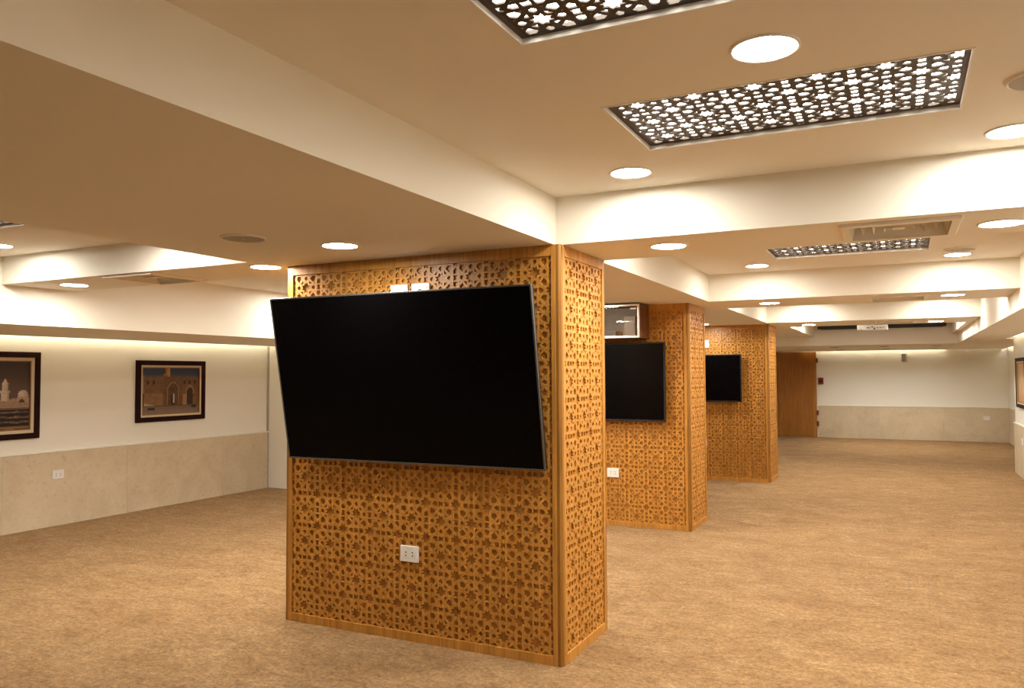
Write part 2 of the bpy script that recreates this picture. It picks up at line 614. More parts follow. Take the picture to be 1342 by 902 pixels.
# lowered perimeter ceilings with a lit cove against the wall
def cove_x(name, xin, xwall, y0, y1, z, gap, label):
    s = 1 if xwall > xin else -1
    edge = xwall - s * gap
    mb = MB()
    a, b = sorted((xin, edge))
    mb.box(a, b, y0, y1, z, z + 0.035)
    a, b = sorted((xin, xin + s * 0.05))
    mb.box(a, b, y0, y1, z + 0.035, ZTOP)
    a, b = sorted((edge - s * 0.26, edge - s * 0.24))
    mb.box(a, b, y0, y1, z + 0.035, z + 0.22)
    a, b = sorted((edge - s * 0.26, xwall))
    mb.box(a, b, y0, y1, z + 0.22, z + 0.25)
    o = structure(name, mb, 'ceil', label, 'ceiling')
    a, b = sorted((edge - s * 0.13, edge - s * 0.10))
    return o, (a, b, y0 + 0.02, y1 - 0.02, z + 0.036, z + 0.05)

o, c1 = cove_x('ceiling_cove_left', XBL, XW - 0.02, YBACK, YLE, ZL, 0.12, 'lowered white ceiling edge with lit cove above the picture wall')
o2, c2 = cove_x('ceiling_cove_right', BRX, RWA + 0.02, YBACK, YA, ZR, 0.10, 'lowered white ceiling edge with lit cove along the single-picture wall')
o3, c3 = cove_x('ceiling_cove_corner', BRX, RWB + 0.02, YA, YF, ZR, 0.10, 'lowered white ceiling edge in the far corner by the three-way socket')
mb = MB()
FAR_FILL = [(-1.20, 18.5), (-0.30, 18.5), (0.60, 18.5), (-1.20, 16.9), (-0.30, 16.9), (0.60, 16.9)]  # added lamps that brighten the end wall, recessed out of sight
plate_down(mb, -3.7, BRX + 0.1, YFB, YF - 0.10, ZR + 0.004, [(x - 0.095, x + 0.095, y - 0.095, y + 0.095) for x, y in FAR_FILL], 0.06)
mb.box(-3.7, BRX + 0.1, YF - 0.105, YF - 0.10, ZR + 0.004, ZR + 0.04)
mb.box(-3.7, BRX + 0.1, YFB, YFB + 0.05, ZR + 0.0045, ZTOP)
mb.box(-3.7, RWB, YF - 0.40, YF - 0.37, ZR + 0.04, ZR + 0.22)
mb.box(-3.7, RWB, YF - 0.40, YF + 0.02, ZR + 0.22, ZR + 0.25)
structure('ceiling_cove_far', mb, 'ceil', 'lowered white ceiling with lit cove above the end wall beyond the projector', 'ceiling')
cove_boxes = [(c1, 'warm LED tape hidden in the cove above the picture wall'),
              (c2, 'warm LED tape hidden in the cove above the single-picture wall'),
              (c3, 'short LED tape hidden in the cove of the far corner'),
              ((-1.80, RWB - 0.05, YF - 0.23, YF - 0.20, ZR + 0.041, ZR + 0.055), 'warm LED tape hidden in the cove of the end wall')]
for c, lab in cove_boxes:
    cx, cy = (c[0] + c[1]) / 2, (c[2] + c[3]) / 2
    t = thing('led_tape', lab, 'light strip', (cx, cy, c[4]), group='cove lights')
    part('light_strip', bx(c[0] - cx, c[1] - cx, c[2] - cy, c[3] - cy, 0.003, c[5] - c[4]), 'cove', t)
    part('tape_backing', bx(c[0] - cx - 0.005, c[1] - cx + 0.005, c[2] - cy, c[3] - cy, 0.0, 0.003), 'white', t)

# walls
wall_left = structure('wall_left', bx(XW - 0.3, XW - 0.02, YBACK, YLE + 0.2, 0, ZTOP), 'paint', 'cream painted wall with two framed pictures above a stone dado', 'wall')
wall_end = structure('wall_end', bx(XW - 0.3, -3.70, YLE, YLE + 0.12, 0, ZTOP), 'paint', 'plain cream wall panel closing off the picture wall', 'wall')
structure('wall_partition', bx(-3.85, -3.70, YLE + 0.12, YF + 0.2, 0, ZTOP), 'paint', 'plain cream partition hidden behind the rear columns', 'wall')
wall_far = structure('wall_far', bx(-3.85, RWB + 0.4, YF + 0.02, YF + 0.3, 0, ZTOP), 'paint', 'cream end wall with stone dado and a wooden door', 'wall')
wall_right = structure('wall_right', bx(RWA + 0.02, RWA + 0.9, YBACK, YA, 0, ZTOP), 'paint', 'cream wall with one warm-toned picture above a stone dado', 'wall')
wall_corner = structure('wall_corner', bx(RWB + 0.02, RWB + 0.4, YA, YF + 0.02, 0, ZTOP), 'paint', 'recessed cream wall at the far corner', 'wall')
structure('wall_back', bx(-8.0, RWA + 0.9, YBACK - 0.15, YBACK, 0, ZTOP), 'paint', 'cream wall behind the viewpoint', 'wall')

# stone dado: every slab its own piece, white ledge on top, its paint standing for the lit slab edge
def dado_x(wall, xface, xback, cuts):
    for a, b in zip(cuts[:-1], cuts[1:]):
        x0, x1 = sorted((xface, xback))
        cy = (a + b) / 2
        o = part('stone_slab', bx(x0, x1, a + 0.0006, b - 0.0006, 0, WH), 'stone', wall, 0.001)
    x0, x1 = sorted((xface + (0.009 if xface > xback else -0.009), xback))
    part('highlight_ledge', bx(x0, x1, cuts[0], cuts[-1], WH, WH + 0.016), 'paint', wall, 0.002)  # white and proud, painted as the highlight along the slab tops
def dado_y(wall, yface, yback, cuts):
    for a, b in zip(cuts[:-1], cuts[1:]):
        part('stone_slab', bx(a + 0.0006, b - 0.0006, yface, yback, 0, WH), 'stone', wall, 0.001)
    part('highlight_ledge', bx(cuts[0], cuts[-1], yface - 0.009, yback, WH, WH + 0.016), 'paint', wall, 0.002)
dado_x(wall_left, XW, XW - 0.02, [YBACK, -6.04, -4.71, -3.38, -2.05, -0.72, 0.61, 1.94, 3.27, 4.608, 5.95, 7.305, YLE])
dado_y(wall_far, YF, YF + 0.02, [-1.785, -0.485, 0.813, RWB])
dado_x(wall_right, RWA, RWA + 0.02, [YBACK, -6.25, -4.95, -3.65, -2.35, -1.05, 0.25, 1.55, 2.85, 4.15, 5.45, 6.75, 8.05, 9.35, 10.65, 11.95, 13.25, YA])
dado_x(wall_corner, RWB, RWB + 0.02, [YA + 0.001, 15.4, 16.7, 18.3, YF])
part('end_stone', bx(RWA, RWB, YA, YA + 0.02, 0, WH), 'stone', wall_right)

# grey strip standing in for the shadow gap between picture wall and panel
structure('shadow_strip_1', bx(XW - 0.02, XW + 0.004, YLE - 0.02, YLE - 0.004, 0, ZL), 'grey', 'thin grey shadow-gap strip in the corner of the picture wall', 'shadow_strip')

# double wooden door at the end wall
D0, D1, DZ = -3.55, -1.815, ZR
door = thing('door_1', 'golden wooden lattice double door in the end wall', 'door', ((D0 + D1) / 2, YF, 0))
door['kind'] = 'structure'
W2 = (D1 - D0) / 2
door_lat = lattice_mesh('door_lattice', 'door', 0.12, 6, 16, 0.006, 1.0, False)
for s, x0 in ((-1, -W2), (1, 0.0)):
    leaf = part('door_leaf', bx(x0 + 0.003, x0 + W2 - 0.003, -0.02, 0.019, 0.006, DZ - 0.003), 'door', door, 0.002)
    link('door_lattice', door_lat, leaf, (x0 + (W2 - 0.72) / 2, -0.027, 0.045))
    part('stile', bx(x0 + 0.003, x0 + (W2 - 0.72) / 2 + 0.004, -0.03, -0.02, 0.006, DZ - 0.003), 'door', leaf)
    part('stile', bx(x0 + W2 - (W2 - 0.72) / 2 - 0.004, x0 + W2 - 0.003, -0.03, -0.02, 0.006, DZ - 0.003), 'door', leaf)
    xh = -W2 if s < 0 else W2
    for z in (0.27, 0.52, 1.75):
        part('hinge', bx(xh - 0.012, xh + 0.035, -0.045, 0.0, z, z + 0.11), 'walnut', leaf, 0.003)

# ================================================================== COLUMNS
PER = 0.194
CW, CD, CH = 1.858, 0.694, ZS
POST = 0.056
board = lattice_mesh('lattice_board', 'wood', PER, 3, 11, 0.012)
BW = 3 * PER

def make_column(loc, label):
    t = thing('wooden_lattice_column', label, 'column', loc, group='wooden lattice columns')
    t['kind'] = 'thing'
    hw = CW / 2
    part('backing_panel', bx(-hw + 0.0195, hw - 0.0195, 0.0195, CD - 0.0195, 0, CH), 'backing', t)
    ch, cp = 0.012, 0.030
    for sx in (-1, 1):
        for sy in (0, 1):
            xo, yo = sx * hw, sy * CD
            s2 = 1 if sy == 0 else -1
            xi, yi = xo - sx * cp, yo + s2 * cp
            # slim post with a chamfered outer corner, a touch darker than the stiles beside it
            p = [(xo - sx * (ch + 0.002), yo + s2 * 0.002), (xo - sx * 0.002, yo + s2 * (ch + 0.002)), (xo - sx * 0.002, yi), (xi, yi), (xi, yo + s2 * 0.002)]
            mb = MB()
            n = len(p)
            mb.add([(x, y, 0) for x, y in p] + [(x, y, CH) for x, y in p],
                   [tuple(range(n)), tuple(range(n, 2 * n))] + [(i, (i + 1) % n, n + (i + 1) % n, n + i) for i in range(n)])
            part('corner_post', mb, 'post', t, 0.001)
            a, b = sorted((xi, xo - sx * POST))
            c, d = sorted((yo, yo + s2 * 0.03))
            part('stile', bx(a, b, c, d, 0, CH), 'wood', t, 0.002)
            a, b = sorted((xo, xo - sx * 0.03))
            c, d = sorted((yi, yo + s2 * POST))
            part('stile', bx(a, b, c, d, 0, CH), 'wood', t, 0.002)
    ix = hw - POST
    for y0 in (0.0, CD - 0.03):
        part('rail', bx(-ix, ix, y0, y0 + 0.03, 0, 0.05), 'wood', t, 0.002)
        part('rail', bx(-ix, ix, y0, y0 + 0.03, CH - 0.06, CH), 'wood', t, 0.002)
    for x0 in (-hw, hw - 0.03):
        part('rail', bx(x0, x0 + 0.03, POST, CD - POST, 0, 0.05), 'wood', t, 0.002)
        part('rail', bx(x0, x0 + 0.03, POST, CD - POST, CH - 0.06, CH), 'wood', t, 0.002)
    for k in range(3):
        o = link('lattice_panel', board, t, (-3 * BW / 2 + k * BW, 0.008, 0.005))
        o.scale = (0.9988, 1, 1)
        o = link('lattice_panel', board, t, (3 * BW / 2 - k * BW, CD - 0.008, 0.005))
        o.rotation_euler = (0, 0, PI)
        o.scale = (0.9988, 1, 1)
    o = link('lattice_panel', board, t, (hw - 0.008, CD / 2 - BW / 2, 0.005))
    o.rotation_euler = (0, 0, PI / 2)
    o = link('lattice_panel', board, t, (-hw + 0.008, CD / 2 + BW / 2, 0.005))
    o.rotation_euler = (0, 0, -PI / 2)
    return t

Y1, Y2, Y3 = 3.787, 7.53, 11.334
XC1, XC2, XC3 = -1.586 - CW / 2, -1.823 - CW / 2, -1.643 - CW / 2
col1 = make_column((XC1, Y1, 0), 'large golden wooden lattice column carrying the big tilted television')
dup(col1, (XC2, Y2, 0), 'golden wooden lattice column with the glass-fronted cabinet above its television')
dup(col1, (XC3, Y3, 0), 'smallest-looking golden wooden lattice column, standing closest to the wooden door')

# ================================================================== TELEVISIONS
def world_part(name, mb, mat, parent, bevel=0.0):
    o = part(name, mb, mat, parent, bevel)
    o.matrix_parent_inverse = parent.matrix_basis.inverted()
    return o

def television(loc, w, h, rx, rz, label, ywall, rim, rim_mat, logo=True):
    t = thing('television', label, 'television', loc, rz, rx)
    d = 0.042
    part('casing', bx(-w / 2 + 0.004, w / 2 - 0.004, 0.006, d, -h / 2 + 0.004, h / 2 - 0.004), 'black', t, 0.006)
    part('electronics_hump', bx(-w * 0.32, w * 0.32, d, d + 0.012, -h * 0.40, h * 0.12), 'black', t, 0.006)
    part('bezel', frame_ring(w, h, rim, 0.0, 0.014), rim_mat, t, 0.0015)
    part('screen', bx(-w / 2 + rim - 0.001, w / 2 - rim + 0.001, 0.0015, 0.008, -h / 2 + rim - 0.001, h / 2 - rim + 0.001), 'screen', t)
    if logo:
        part('logo_tab', MB().prism([(-0.028, -h / 2 - 0.008), (0.028, -h / 2 - 0.008), (0.034, -h / 2 + 0.004), (-0.034, -h / 2 + 0.004)], -0.001, 0.012), 'bezel', t)
    # wall bracket: a plate on the wood and two arms out to the set
    x, y, z = loc
    br = world_part('wall_bracket', bx(x - 0.22, x + 0.22, ywall - 0.004, ywall + 0.007, z - 0.14, z + 0.14), 'black', t, 0.003)
    for sx in (-0.15, 0.15):
        mb = MB()
        ya = y + 0.05
        mb.box(x + sx - 0.015, x + sx + 0.015, ya - 0.012, ywall + 0.002, z - 0.10, z + 0.10)
        o = part('bracket_arm', mb, 'black', br)
        # the arm shares the bracket's frame
    return t

television((-2.5005, 3.640, 1.4773), 1.685, 0.968, 0.1845, 0.0197,
           'big black flat television tilting down off the large lattice column', Y1, 0.009, 'bezel')
television((-2.71, Y2 - 0.075, 1.425), 1.335, 0.768, 0.0, 0.0,
           'black flat television mounted below the glass-fronted cabinet', Y2, 0.016, 'black')
television((-2.585, Y3 - 0.075, 1.438), 1.155, 0.665, 0.0, 0.0,
           'smallest black television, on the column closest to the wooden door', Y3, 0.016, 'black')

# glass-fronted equipment cabinet above the second television
cab = thing('equipment_cabinet', 'small brown wall cabinet with aluminium framed glass door above a television', 'cabinet', (-2.56, Y2, 1.845))
cw, cdp, chh = 0.68, 0.295, 0.322
mb = MB()
mb.box(-cw / 2, -cw / 2 + 0.014, -cdp, -0.0005, 0, chh)
mb.box(cw / 2 - 0.014, cw / 2, -cdp, -0.0005, 0, chh)
mb.box(-cw / 2 + 0.014, cw / 2 - 0.014, -cdp, -0.0005, 0, 0.014)
mb.box(-cw / 2 + 0.014, cw / 2 - 0.014, -cdp, -0.0005, chh - 0.014, chh)
part('cabinet_body', mb, 'walnut', cab)
part('back_panel', bx(-cw / 2 + 0.014, cw / 2 - 0.014, -0.012, -0.0005, 0.014, chh - 0.014), 'inner', cab)
fr = frame_ring(cw, chh, 0.019, -cdp - 0.018, -cdp - 0.0005)
fr.v = [(x, y, z + chh / 2) for x, y, z in fr.v]
cd_ = part('cabinet_door', fr, 'steel', cab, 0.002)
part('glass_pane', bx(-cw / 2 + 0.02, cw / 2 - 0.02, -cdp - 0.012, -cdp - 0.007, 0.02, chh - 0.02), 'glass', cd_)
part('lock', bx(cw / 2 - 0.085, cw / 2 - 0.03, -cdp - 0.026, -cdp - 0.012, chh - 0.052, chh - 0.037), 'white', cd_, 0.002)
part('equipment_reflection_box', bx(0.16, 0.27, -0.22, -0.014, 0.0145, 0.215), 'white', cab, 0.004)  # white box stands in for a light rectangle reflected in the glass
part('equipment_reflection_box', bx(-0.24, 0.08, -0.24, -0.014, 0.0145, 0.075), 'grey', cab, 0.004)
mb = MB()
pts = []
for i in range(25):
    a = PI * 0.95 * i / 24
    pts.append((-0.02 + 0.155 * math.cos(a), 0.08 + 0.155 * math.sin(a)))
r = 0.0035
for (xa, za), (xb, zb) in zip(pts[:-1], pts[1:]):
    d = Vector((xb - xa, zb - za)).normalized() * 0.001
    n_ = Vector((-(zb - za), xb - xa)).normalized() * r
    mb.prism([(xa - d.x + n_.x, za - d.y + n_.y), (xb + d.x + n_.x, zb + d.y + n_.y), (xb + d.x - n_.x, zb + d.y - n_.y), (xa - d.x - n_.x, za - d.y - n_.y)], -0.10, -0.10 + 2 * r)
part('reflection_arc', mb, 'white', cab)  # white arc modelled in place of a reflection on the glass

# ================================================================== SOCKETS
def socket(loc, rz, label, w=0.122, h=0.09, units=2, group='white wall sockets', pins=True, name='wall_socket'):
    t = thing(name, label, 'socket', loc, rz, group=group)
    part('plate', bx(-w / 2, w / 2, -0.012, 0.0, -h / 2, h / 2), 'white', t, 0.003)
    uw = w * 0.72 / units
    for k in range(units):
        cx = (k - (units - 1) / 2) * uw
        m = part('insert', bx(cx - uw / 2 + 0.001, cx + uw / 2 - 0.001, -0.0126, -0.011, -h * 0.27, h * 0.27), 'white', t)
        if pins:
            for dz in (-0.009, 0.009):
                o = MB()
                n = 10
                rr = 0.0042
                o.prism([(cx + rr * math.cos(2 * PI * i / n), dz + rr * math.sin(2 * PI * i / n)) for i in range(n)], -0.0131, -0.0124)
                part('pin_hole', o, 'slot', m)
    return t

socket((-2.523, Y1 + 0.008, 0.488), 0, 'white double socket low on the large lattice column under the big television')
for cx, lab, ex in ((-2.595, 'white wall outlet plate peeking over the big television, without a port', False),
                    (-2.449, 'white wall outlet plate with a dark port peeking over the big television', True)):
    t = thing('outlet_plate', lab, 'socket', (cx, Y1 + 0.008, 1.977), group='outlet plates behind the big television')
    part('plate', bx(-0.06, 0.06, -0.012, 0, -0.045, 0.045), 'white', t, 0.003)
    part('insert', bx(-0.045, 0.045, -0.0145, -0.011, -0.026, 0.026), 'white', t, 0.001)
    if ex:
        part('port', bx(-0.011, 0.009, -0.016, -0.013, 0.002, 0.011), 'slot', t)
socket((-2.603, Y2 + 0.008, 0.52), 0, 'white double socket low on the column with the glass-fronted cabinet')
socket((-2.575, Y3 + 0.008, 0.523), 0, 'white socket low on the column closest to the wooden door')
t = thing('outlet_plate', 'white outlet plate above the smallest television', 'socket', (-2.525, Y3 + 0.0075, 1.925), group='outlet plates on the columns')
part('plate', bx(-0.062, 0.062, -0.016, 0, -0.055, 0.055), 'white', t, 0.003)
part('insert', bx(-0.04, 0.04, -0.0185, -0.015, -0.03, 0.03), 'white', t, 0.001)
socket((XW, 5.151, 0.512), PI / 2, 'white double socket in the stone dado between the two left-wall pictures')
socket((1.614, YF, 0.516), 0, 'white three-way socket in the stone dado of the end wall', 0.125, 0.085, 3, pins=False)
socket((RWA, 13.13, 0.525), -PI / 2, 'white socket in the stone dado below the warm-toned picture')

# ================================================================== PICTURES
def smooth_step(a, b, x):
    t = max(0.0, min(1.0, (x - a) / (b - a)))
    return t * t * (3 - 2 * t)
def mixv(a, b, t):
    return tuple(x + (y - x) * t for x, y in zip(a, b))
_h = {}
def vnoise(x, y, seed=0):
    def g(i, j):
        k = (i, j, seed)
        if k not in _h:
            _h[k] = random.Random(i * 7349 + j * 9151 + seed * 31337).random()
        return _h[k]
    i, j = math.floor(x), math.floor(y)
    fx, fy = x - i, y - j
    fx, fy = fx * fx * (3 - 2 * fx), fy * fy * (3 - 2 * fy)
    return (g(i, j) * (1 - fx) + g(i + 1, j) * fx) * (1 - fy) + (g(i, j + 1) * (1 - fx) + g(i + 1, j + 1) * fx) * fy

def arch(u, v, cx, w, base, spring):
    if abs(u - cx) > w or v < base:
        return False
    if v < spring:
        return True
    return (v - spring) < 1.25 * w * (1 - (abs(u - cx) / w) ** 1.7)

def fortress(u, v):
    """print: crenellated brown stone facade with arches, square and dark blue sky"""
    n = vnoise(u * 60, v * 45, 1) * 0.5 + vnoise(u * 22, v * 18, 2) * 0.5
    stone = mixv((0.085, 0.038, 0.014), (0.20, 0.098, 0.038), n)
    sky = mixv((0.075, 0.085, 0.11), (0.022, 0.042, 0.085), v)
    if v < 0.17:
        c = mixv((0.24, 0.165, 0.115), (0.17, 0.10, 0.065), v / 0.17)
        if 0.10 < u < 0.22 and 0.10 < v < 0.145 or 0.85 < u < 0.95 and 0.13 < v < 0.17:
            return (0.02, 0.016, 0.016)
        return mixv(c, tuple(0.8 * x for x in c), n)
    if v < 0.185:
        return (0.05, 0.03, 0.018)
    top = 0.80 if u < 0.68 else 0.79
    top += 0.04 if (u * 34) % 1.0 < 0.5 else 0.0
    if v > top:
        if 0.35 < u < 0.47:
            t = (u - 0.35) / 0.12
            if t > 0.45 or v < 0.86:
                return mixv((0.20, 0.075, 0.025), (0.36, 0.19, 0.08), t)
            return mixv((0.05, 0.03, 0.02), (0.22, 0.08, 0.03), t)
        return sky
    if 0.35 < u < 0.70:
        if arch(u, v, 0.53, 0.035, 0.2, 0.40):
            return (0.42, 0.33, 0.24) if abs(u - 0.54) < 0.012 and v > 0.24 else (0.02, 0.012, 0.008)
        if arch(u, v, 0.53, 0.09, 0.2, 0.56):
            return mixv((0.06, 0.026, 0.010), (0.12, 0.055, 0.02), n)
        if arch(u, v, 0.53, 0.10, 0.2, 0.565):
            return (0.30, 0.17, 0.075)
        stone = mixv(stone, (0.09, 0.04, 0.016), 0.45)
    if arch(u, v, 0.83, 0.055, 0.2, 0.50):
        return (0.035, 0.018, 0.010)
    if arch(u, v, 0.83, 0.075, 0.2, 0.52) and v > 0.42:
        return (0.24, 0.13, 0.06)
    for cx in (0.10, 0.20, 0.73, 0.82, 0.92):
        if arch(u, v, cx, 0.02, 0.64, 0.70):
            return (0.03, 0.016, 0.010)
    if 0.70 < u < 0.78 and v < 0.42:
        stone = mixv(stone, (0.34, 0.19, 0.085), 0.75)
    if u < 0.36 and v < 0.45:
        stone = mixv(stone, (0.26, 0.145, 0.06), 0.45 * n + 0.2)
    if u < 0.04:
        return (0.30, 0.17, 0.05) if v > 0.45 else (0.02, 0.014, 0.012)
    if u < 0.22 and v < 0.26 - 0.3 * u:
        return (0.33, 0.24, 0.17)
    return stone

def dusk_city(u, v):
    """print: pale tower and dome in front of a brown evening sky, dark rows of steps below"""
    n = vnoise(u * 50, v * 50, 3)
    sky = mixv((0.115, 0.068, 0.052), (0.042, 0.026, 0.020), smooth_step(0.35, 1.0, v) + 0.15 * (vnoise(u * 4, v * 6, 4) - 0.5))
    white = mixv((0.42, 0.33, 0.25), (0.56, 0.46, 0.36), n)
    tx = u - 0.765
    if 0.42 < v < 0.74:
        w = 0.036 if v < 0.54 else (0.044 if v < 0.57 else (0.03 if v < 0.66 else 0.03 * (0.74 - v) / 0.08 + 0.004))
        if abs(tx) < w:
            return mixv(white, (0.30, 0.22, 0.16), smooth_step(0.0, w, tx))
    dx, dv = (u - 0.93) / 0.048, (v - 0.505) / 0.075
    if dx * dx + dv * dv < 1 and v > 0.47:
        return mixv(white, (0.36, 0.26, 0.18), smooth_step(-0.3, 1, dx))
    if 0.87 < u < 0.985 and 0.40 < v <= 0.475:
        return (0.06, 0.035, 0.025) if arch(u, v, 0.92, 0.025, 0.38, 0.42) else (0.36, 0.26, 0.19)
    wt = 0.34 + 0.14 * u
    if v > wt:
        return sky
    if v > 0.33:
        return mixv((0.25, 0.16, 0.11), (0.33, 0.22, 0.15), n)
    if v > 0.30:
        return (0.13, 0.08, 0.055)
    r = (v * 14 + 0.25 * vnoise(u * 16, v * 8, 5)) % 1.0
    c = (0.014, 0.010, 0.009) if r < 0.62 else mixv((0.06, 0.036, 0.022), (0.20, 0.125, 0.065), n)
    if v < 0.07 and r > 0.4:
        c = (0.20, 0.11, 0.045)
    return c

def parchment(u, v):
    """print: warm faded manuscript tones, orange at the foot, dark specks down one side"""
    n = 0.6 * vnoise(u * 6, v * 5, 6) + 0.4 * vnoise(u * 25, v * 20, 7)
    c = mixv((0.62, 0.42, 0.24), (0.50, 0.29, 0.12), n)
    c = mixv(c, (0.52, 0.20, 0.045), 0.75 * smooth_step(0.35, 0.0, v))
    if 0.14 < u < 0.22 and (v * 17) % 1.0 < 0.28 and vnoise(u * 90, v * 40, 8) > 0.45:
        c = (0.10, 0.05, 0.025)
    return c

def picture(loc, rz, w, h, label, fn, fw=0.05, mat_w=0.022, nu=84, nv=64):
    t = thing('framed_picture', label, 'picture', loc, rz, group='framed pictures on the walls')
    part('frame', frame_ring(w, h, fw, -0.034, 0.0), 'darkwood', t, 0.004)
    part('mat', frame_ring(w - 2 * fw + 0.006, h - 2 * fw + 0.006, mat_w + 0.003, -0.022, -0.008), 'mount', t, 0.001)
    pw, ph = w - 2 * fw - 2 * mat_w, h - 2 * fw - 2 * mat_w
    part('filet', frame_ring(pw + 0.004, ph + 0.004, 0.012, -0.019, -0.009), 'filet', t)
    mb = MB()
    vs = [(-pw / 2 + pw * i / nu, -0.010, -ph / 2 + ph * j / nv) for j in range(nv + 1) for i in range(nu + 1)]
    fs = [(j * (nu + 1) + i, j * (nu + 1) + i + 1, (j + 1) * (nu + 1) + i + 1, (j + 1) * (nu + 1) + i) for j in range(nv) for i in range(nu)]
    mb.add(vs, fs)
    me = mb.mesh('print', 'print', False)
    at = me.color_attributes.new('ink', 'FLOAT_COLOR', 'CORNER')
    data = []
    for j in range(nv):
        for i in range(nu):
            c = fn((i + 0.5) / nu, (j + 0.5) / nv)
            data += [c[0], c[1], c[2], 1.0] * 4
    at.data.foreach_set('color', data)
    link('print', me, t)
    part('backing_board', bx(-w / 2 + 0.01, w / 2 - 0.01, -0.0085, 0.0, -h / 2 + 0.01, h / 2 - 0.01), 'walnut', t)
    return t

picture((XW - 0.02, 4.345, 1.318), PI / 2, 1.21, 0.845, 'framed photograph of a pale tower and dome at dusk, partly out of view', dusk_city, 0.055, 0.03, 110, 80)
picture((XW - 0.02, 6.533, 1.329), PI / 2, 0.965, 0.70, 'framed photograph of a brown crenellated stone building with arches', fortress, 0.055, 0.022, 110, 80)
picture((RWA + 0.02, 13.165, 1.353), -PI / 2, 0.965, 0.71, 'framed picture in warm orange tones on the narrow strip of wall', parchment)

# ================================================================== CEILING FITTINGS
def make_downlight(loc, label):
    t = thing('ceiling_downlight', label, 'downlight', loc, group='round ceiling downlights')
    part('trim_ring', MB().lathe([(0.100, 0.0), (0.099, -0.004), (0.095, -0.007), (0.090, -0.0065), (0.088, -0.003), (0.088, 0.0)]), 'ring', t, 0, True)
    link('diffuser', MB().disc(0.0885, -0.0035, 32).mesh('diffuser', 'lamp', False), t)
    return t
lights = [
    ((-0.334, 2.32, ZC), 'largest-looking round downlight, between the two big ceiling lattice panels'),
    ((-1.107, 3.49, ZC), 'round ceiling downlight near the inner corner of the big television beams'),
    ((0.405, 3.56, ZC), 'round ceiling downlight cut by the picture edge beside the long lattice panel'),
    ((-1.10, 4.11, ZS), 'round downlight under the first cross beam just beside the big television column'),
    ((0.42, 4.19, ZS), 'round downlight under the first cross beam past its air vent'),
    ((-1.106, 7.03, ZC), 'round ceiling downlight at the television end of the small lattice panel'),
    ((0.41, 7.10, ZC), 'round ceiling downlight overlapping a round speaker past the small lattice panel'),
    ((-1.135, 7.91, ZS), 'round downlight under the second cross beam beside the cabinet column'),
    ((0.41, 7.85, ZS), 'round downlight under the second cross beam past its air vent'),
    ((-1.156, 11.70, ZS), 'round downlight under the last cross beam near the wooden door'),
    ((0.41, 11.75, ZS), 'round downlight under the last cross beam past the projector'),
    ((-2.627, 3.29, ZS), 'round downlight in the wide beam directly above the big television'),
    ((-3.555, 3.725, ZS), 'round downlight by the top of the big television column, picture wall side'),
    ((-5.50, 3.80, ZS), 'round downlight under the short beam above the picture wall'),
    ((-5.44, 3.20, ZCL), 'round ceiling downlight at the picture edge above the tower photograph'),
    # out of sight: the rows repeated, and extra lamps added for brightness
    ((0.405, 1.14, ZC), 'added ceiling downlight out of view before the first lattice panel'),  # added to light the front of the big column
    ((-1.106, 4.85, ZC), 'round ceiling downlight hidden behind the first cross beam, column side'),
    ((0.41, 4.85, ZC), 'round ceiling downlight hidden behind the first cross beam, wall side'),
    ((-2.627, 6.9, ZS), 'round downlight hidden behind the big column in the wide beam'),
    ((-1.106, 8.75, ZC), 'round ceiling downlight hidden behind the second cross beam, column side'),
    ((0.41, 8.75, ZC), 'round ceiling downlight hidden behind the second cross beam, wall side'),
    ((-1.106, 10.72, ZC), 'round ceiling downlight hidden before the last cross beam, column side'),
    ((0.41, 10.72, ZC), 'round ceiling downlight hidden before the last cross beam, wall side'),
    ((-2.45, 10.85, ZS), 'round downlight hidden above the smallest television'),
    ((-1.106, 12.75, ZC), 'round ceiling downlight hidden behind the last cross beam, column side'),
    ((0.41, 12.75, ZC), 'round ceiling downlight hidden behind the last cross beam, wall side'),
    ((-4.02, 3.20, ZCL), 'round ceiling downlight hidden above the wide beam edge, column side'),
    ((-5.50, 6.40, ZCL), 'round ceiling downlight hidden behind the big column by the end panel'),
    ((-4.02, 4.45, ZCL), 'added ceiling downlight hidden behind the short beam, column side'),  # added to brighten the picture wall
    ((-4.02, 5.15, ZCL), 'added ceiling downlight hidden behind the vented short beam, column side'),  # added with the next for more light on the picture wall
    ((-4.8, 5.15, ZCL), 'added ceiling downlight hidden behind the vented short beam, mid bay'),
    ((-3.2, 4.75, ZS), 'added downlight hidden right behind the big column at the wide beam edge'),  # wide beam lamps added to lift the picture wall
    ((-3.2, 6.6, ZS), 'added downlight hidden between the first two columns at the wide beam edge'),
    ((-3.25, 5.6, ZS), 'added downlight hidden behind the big column at the wide beam edge'),  # another lamp added for the picture wall side
    ((-1.106, 13.9, ZC), 'added ceiling downlight hidden beside the projector, column side'),  # added with its pair to lighten the end wall
    ((0.41, 13.9, ZC), 'added ceiling downlight hidden beside the projector, wall side'),
    ((-2.45, 13.4, ZS), 'round downlight hidden in the wide beam before the wooden door'),
    ((-4.02, 7.5, ZCL), 'round ceiling downlight hidden behind the big column'),
]
first = None
for loc, lab in lights:
    if first is None:
        first = make_downlight(loc, lab)
    else:
        dup(first, loc, lab)

